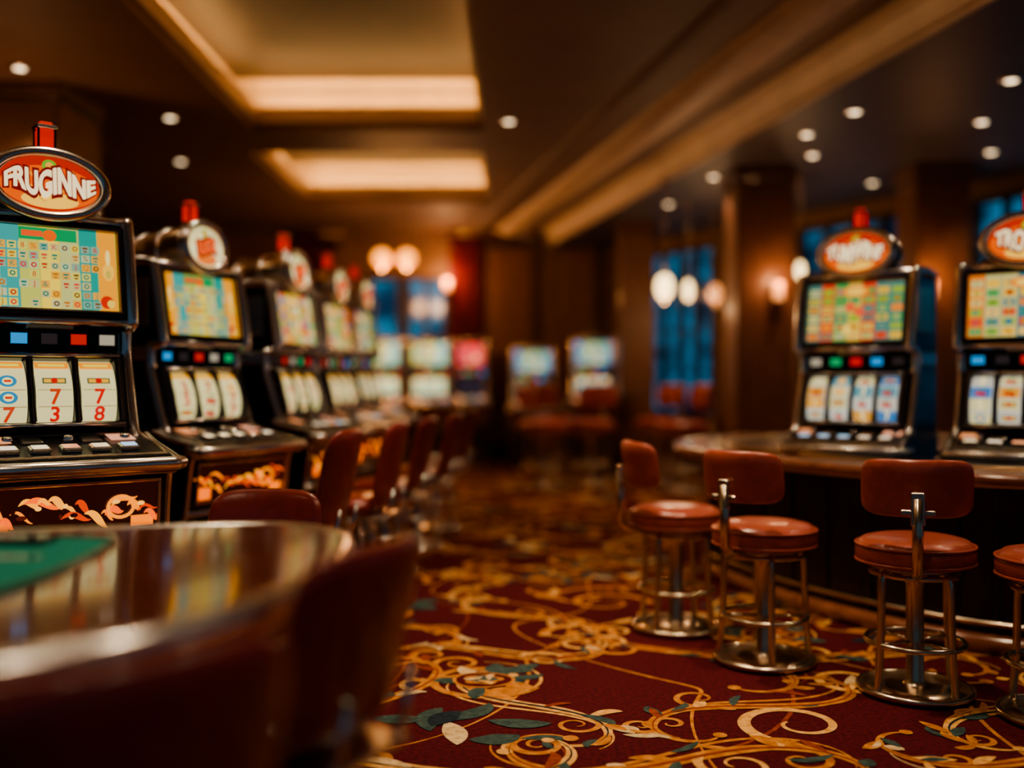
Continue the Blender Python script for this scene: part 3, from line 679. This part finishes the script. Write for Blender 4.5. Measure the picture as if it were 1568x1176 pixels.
# ------------------------------------------------------------------ counter
def build_counter():
    e=empty('bar_counter',(0,0,0))
    ctrl=[(1.13,6.85),(1.20,6.35),(1.45,5.62),(1.86,4.92),(2.32,4.5),(3.05,4.2),(4.2,4.05),(5.0,4.8),(4.9,6.4),(4.2,7.6),(3.0,8.3),(2.0,8.2),(1.35,7.6)]
    poly=catmull(ctrl,True,8)
    b=MB(); b.prism_z(offset(poly,.02),.835,.885,woodctr,smooth_side=True); b.tube([(x,y,.86) for x,y in poly],.027,woodctr,12,True)
    b.tube([(x,y,.829) for x,y in offset(poly,.02)],.009,gold,8,True); b.obj('top',e)
    b=MB(); b.prism_z(offset(poly,.36),.884,.889,darkgrey); b.tube([(x,y,.889) for x,y in offset(poly,.36)],.006,gold,6,True); b.obj('inset',e)
    b=MB(); body=offset(poly,.24); b.prism_z(body,.0,.836,wooddark,smooth_side=True)
    n=len(body)
    for i in range(0,n,3):
        x,y=body[i]; a=body[i-1]; c=body[(i+1)%n]; an=math.atan2(c[1]-a[1],c[0]-a[0])
        b.box((0,0,.45),(.03,.03,.72),wooddark,Matrix.Translation((x,y,0))@Matrix.Rotation(an,4,'Z'),ch=.006)
    b.obj('body',e)
    b=MB(); b.tube([(x,y,.05) for x,y in offset(poly,.225)],.05,woodctr,8,True); b.tube([(x,y,.15) for x,y in offset(poly,.215)],.014,bronze,8,True); b.obj('kick_trim',e)
build_counter()
b=MB(); b.lathe([(.001,1.16),(.45,1.16),(.5,1.15),(.5,1.12),(.45,1.11),(.05,1.10),(.04,1.05),(.04,.06),(.3,.02),(.3,.002)],wooddark,40); b.obj('high_table',loc=(1.35,13.9,.008))
# ------------------------------------------------------------------ lamps
def pendant(name,x,y,z,r,h,em,zt,pts=25,col=(1,.6,.3)):
    e=empty(name,(x,y,z))
    b=MB(); b.lathe([(r*.35,-h),(r*.8,-h*.7),(r,-h*.2),(r,h*.2),(r*.8,h*.7),(r*.35,h)],em,28); b.obj('glass',e)
    b=MB(); b.lathe([(r*.4,h),(r*.42,h+.03),(.02,h+.07),(.008,h+.08),(.008,zt-z-.03),(.06,zt-z-.02),(.06,zt-z)],bronze,20); b.lathe([(.01,-h-.04),(r*.38,-h-.01),(r*.38,-h)],bronze,20); b.obj('fitting',e)
    l=bpy.data.lights.new('bulb','POINT'); l.energy=pts; l.color=col; l.shadow_soft_size=r; o=bpy.data.objects.new('bulb',l); COL.objects.link(o); o.parent=e; o.location=(0,0,-h-.12)
pendant('pendant_globe_lamp',-1.83,14.0,3.07,.13,.12,globe,ZC,40,(1,.45,.15)); pendant('pendant_globe_lamp',-1.48,14.0,3.07,.13,.12,globe,ZC,40,(1,.45,.15))
pendant('pendant_lantern',1.76,11.5,2.42,.10,.14,lantern,ZS,18); pendant('pendant_lantern',2.30,13.0,2.52,.06,.13,lantern,ZS,14); pendant('pendant_lantern',2.86,14.0,2.57,.08,.13,sconce_e,ZS,14)
pendant('pendant_lantern',3.30,11.4,2.60,.05,.10,lantern,ZS,10)
def sconce(x,y,z,yaw=0,en=25):
    e=empty('wall_sconce',(x,y,z),yaw)
    b=MB(); b.lathe([(.04,-.10),(.055,-.08),(.06,.08),(.04,.10)],sconce_e,24); b.obj('shade',e)
    b=MB(); b.box((0,.085,0),(.08,.03,.2),bronze,ch=.01); b.lathe([(.02,-.14),(.045,-.11),(.045,-.10)],bronze,20); b.obj('bracket',e)
    l=bpy.data.lights.new('bulb','POINT'); l.energy=en; l.color=(1,.5,.22); l.shadow_soft_size=.06; o=bpy.data.objects.new('bulb',l); COL.objects.link(o); o.parent=e; o.location=(0,-.14,.12)
sconce(2.86,10.69,2.3,0,9); sconce(4.42,10.51,2.3,0,9); sconce(-1.08,16.62,2.95,0,40); sconce(-4.2,8.45,2.5,0,22)  # the last sconce is an addition to light the left column
e=empty('recessed_downlights',(0,0,0))
b=MB(); vis=[(-4.04,8.17,ZC),(-3.33,9.7,ZC),(-3.86,11.6,ZC),(-.03,9.83,ZC),(2.95,8.57,ZS),(2.77,9.35,ZS),(3.08,10.2,ZS),(2.28,11.26,ZS),(2.04,12.97,ZS),(4.2,11.6,ZS),(4.84,10.06,ZS),(3.85,7.68,ZS),(4.2,8.9,ZS)]
near=[(.6,2.6,ZC),(1.2,4.0,ZC),(.2,5.2,ZC),(-3.3,4.2,ZC),(-3.3,6.3,ZC),(3.6,4.2,ZS),(3.3,5.6,ZS),(-3.3,2.0,ZC),(.9,.6,ZC),(-.9,1.6,ZC)]  # out-of-view downlights added to light the foreground
tray_fill=[(-1.15,4.0,ZC+.6),(-.9,5.9,ZC+.6)]  # unseen downlights added so machine chrome, decks and chair tops catch light
for x,y,z in vis+near+tray_fill:
    T=Matrix.Translation((x,y,z))
    b.lathe([(.045,-.014),(.075,-.012),(.08,-.004),(.08,-.002)],chrome,24,T); b.lathe([(.001,-.018),(.042,-.016),(.045,-.0145)],dl,20,T)
b.obj('fixtures',e)
def spot(x,y,z,en,size=95,col=(1,.74,.49),rot=(0,0,0),blend=.8):
    l=bpy.data.lights.new('spot','SPOT'); l.energy=en; l.color=col; l.spot_size=math.radians(size); l.spot_blend=blend; l.shadow_soft_size=.06
    o=bpy.data.objects.new('spot',l); COL.objects.link(o); o.parent=e; o.location=(x,y,z-.04); o.rotation_euler=rot
for x,y,z in near: spot(x,y,z,80)
for x,y,z in tray_fill: spot(x,y,z,110,85)
spot(1.2,4.0,ZC,150,60); spot(.2,5.2,ZC,230,64)
for x,y,z in vis: spot(x,y,z,45,90,(1,.68,.42))
for d in(7.2,): spot(.1,d,ZC,150,60,(1,.64,.38))  # spot without a fixture, added to light the middle of the floor
for d in(10.6,13.0): spot(.1,d,ZC,100,80,(1,.58,.34))  # warm spots with no fixture, added to brighten the rear
# ------------------------------------------------------------------ world, camera
w=bpy.data.worlds.new('w'); scene.world=w; w.use_nodes=True; w.node_tree.nodes['Background'].inputs[0].default_value=(.25,.5,.75,1); w.node_tree.nodes['Background'].inputs[1].default_value=.12
cam=bpy.data.cameras.new('cam'); co=bpy.data.objects.new('camera',cam); COL.objects.link(co); co.location=(0,0,1.3); co.rotation_euler=(math.pi/2,0,0)
cam.lens=35; cam.sensor_width=36; cam.dof.use_dof=True; cam.dof.focus_distance=3.8; cam.dof.aperture_fstop=.45; cam.clip_start=.05
scene.camera=co
try:
    scene.view_settings.view_transform='AgX'; scene.view_settings.look='AgX - Medium High Contrast'; scene.view_settings.exposure=0.
except Exception as ex: print(ex)
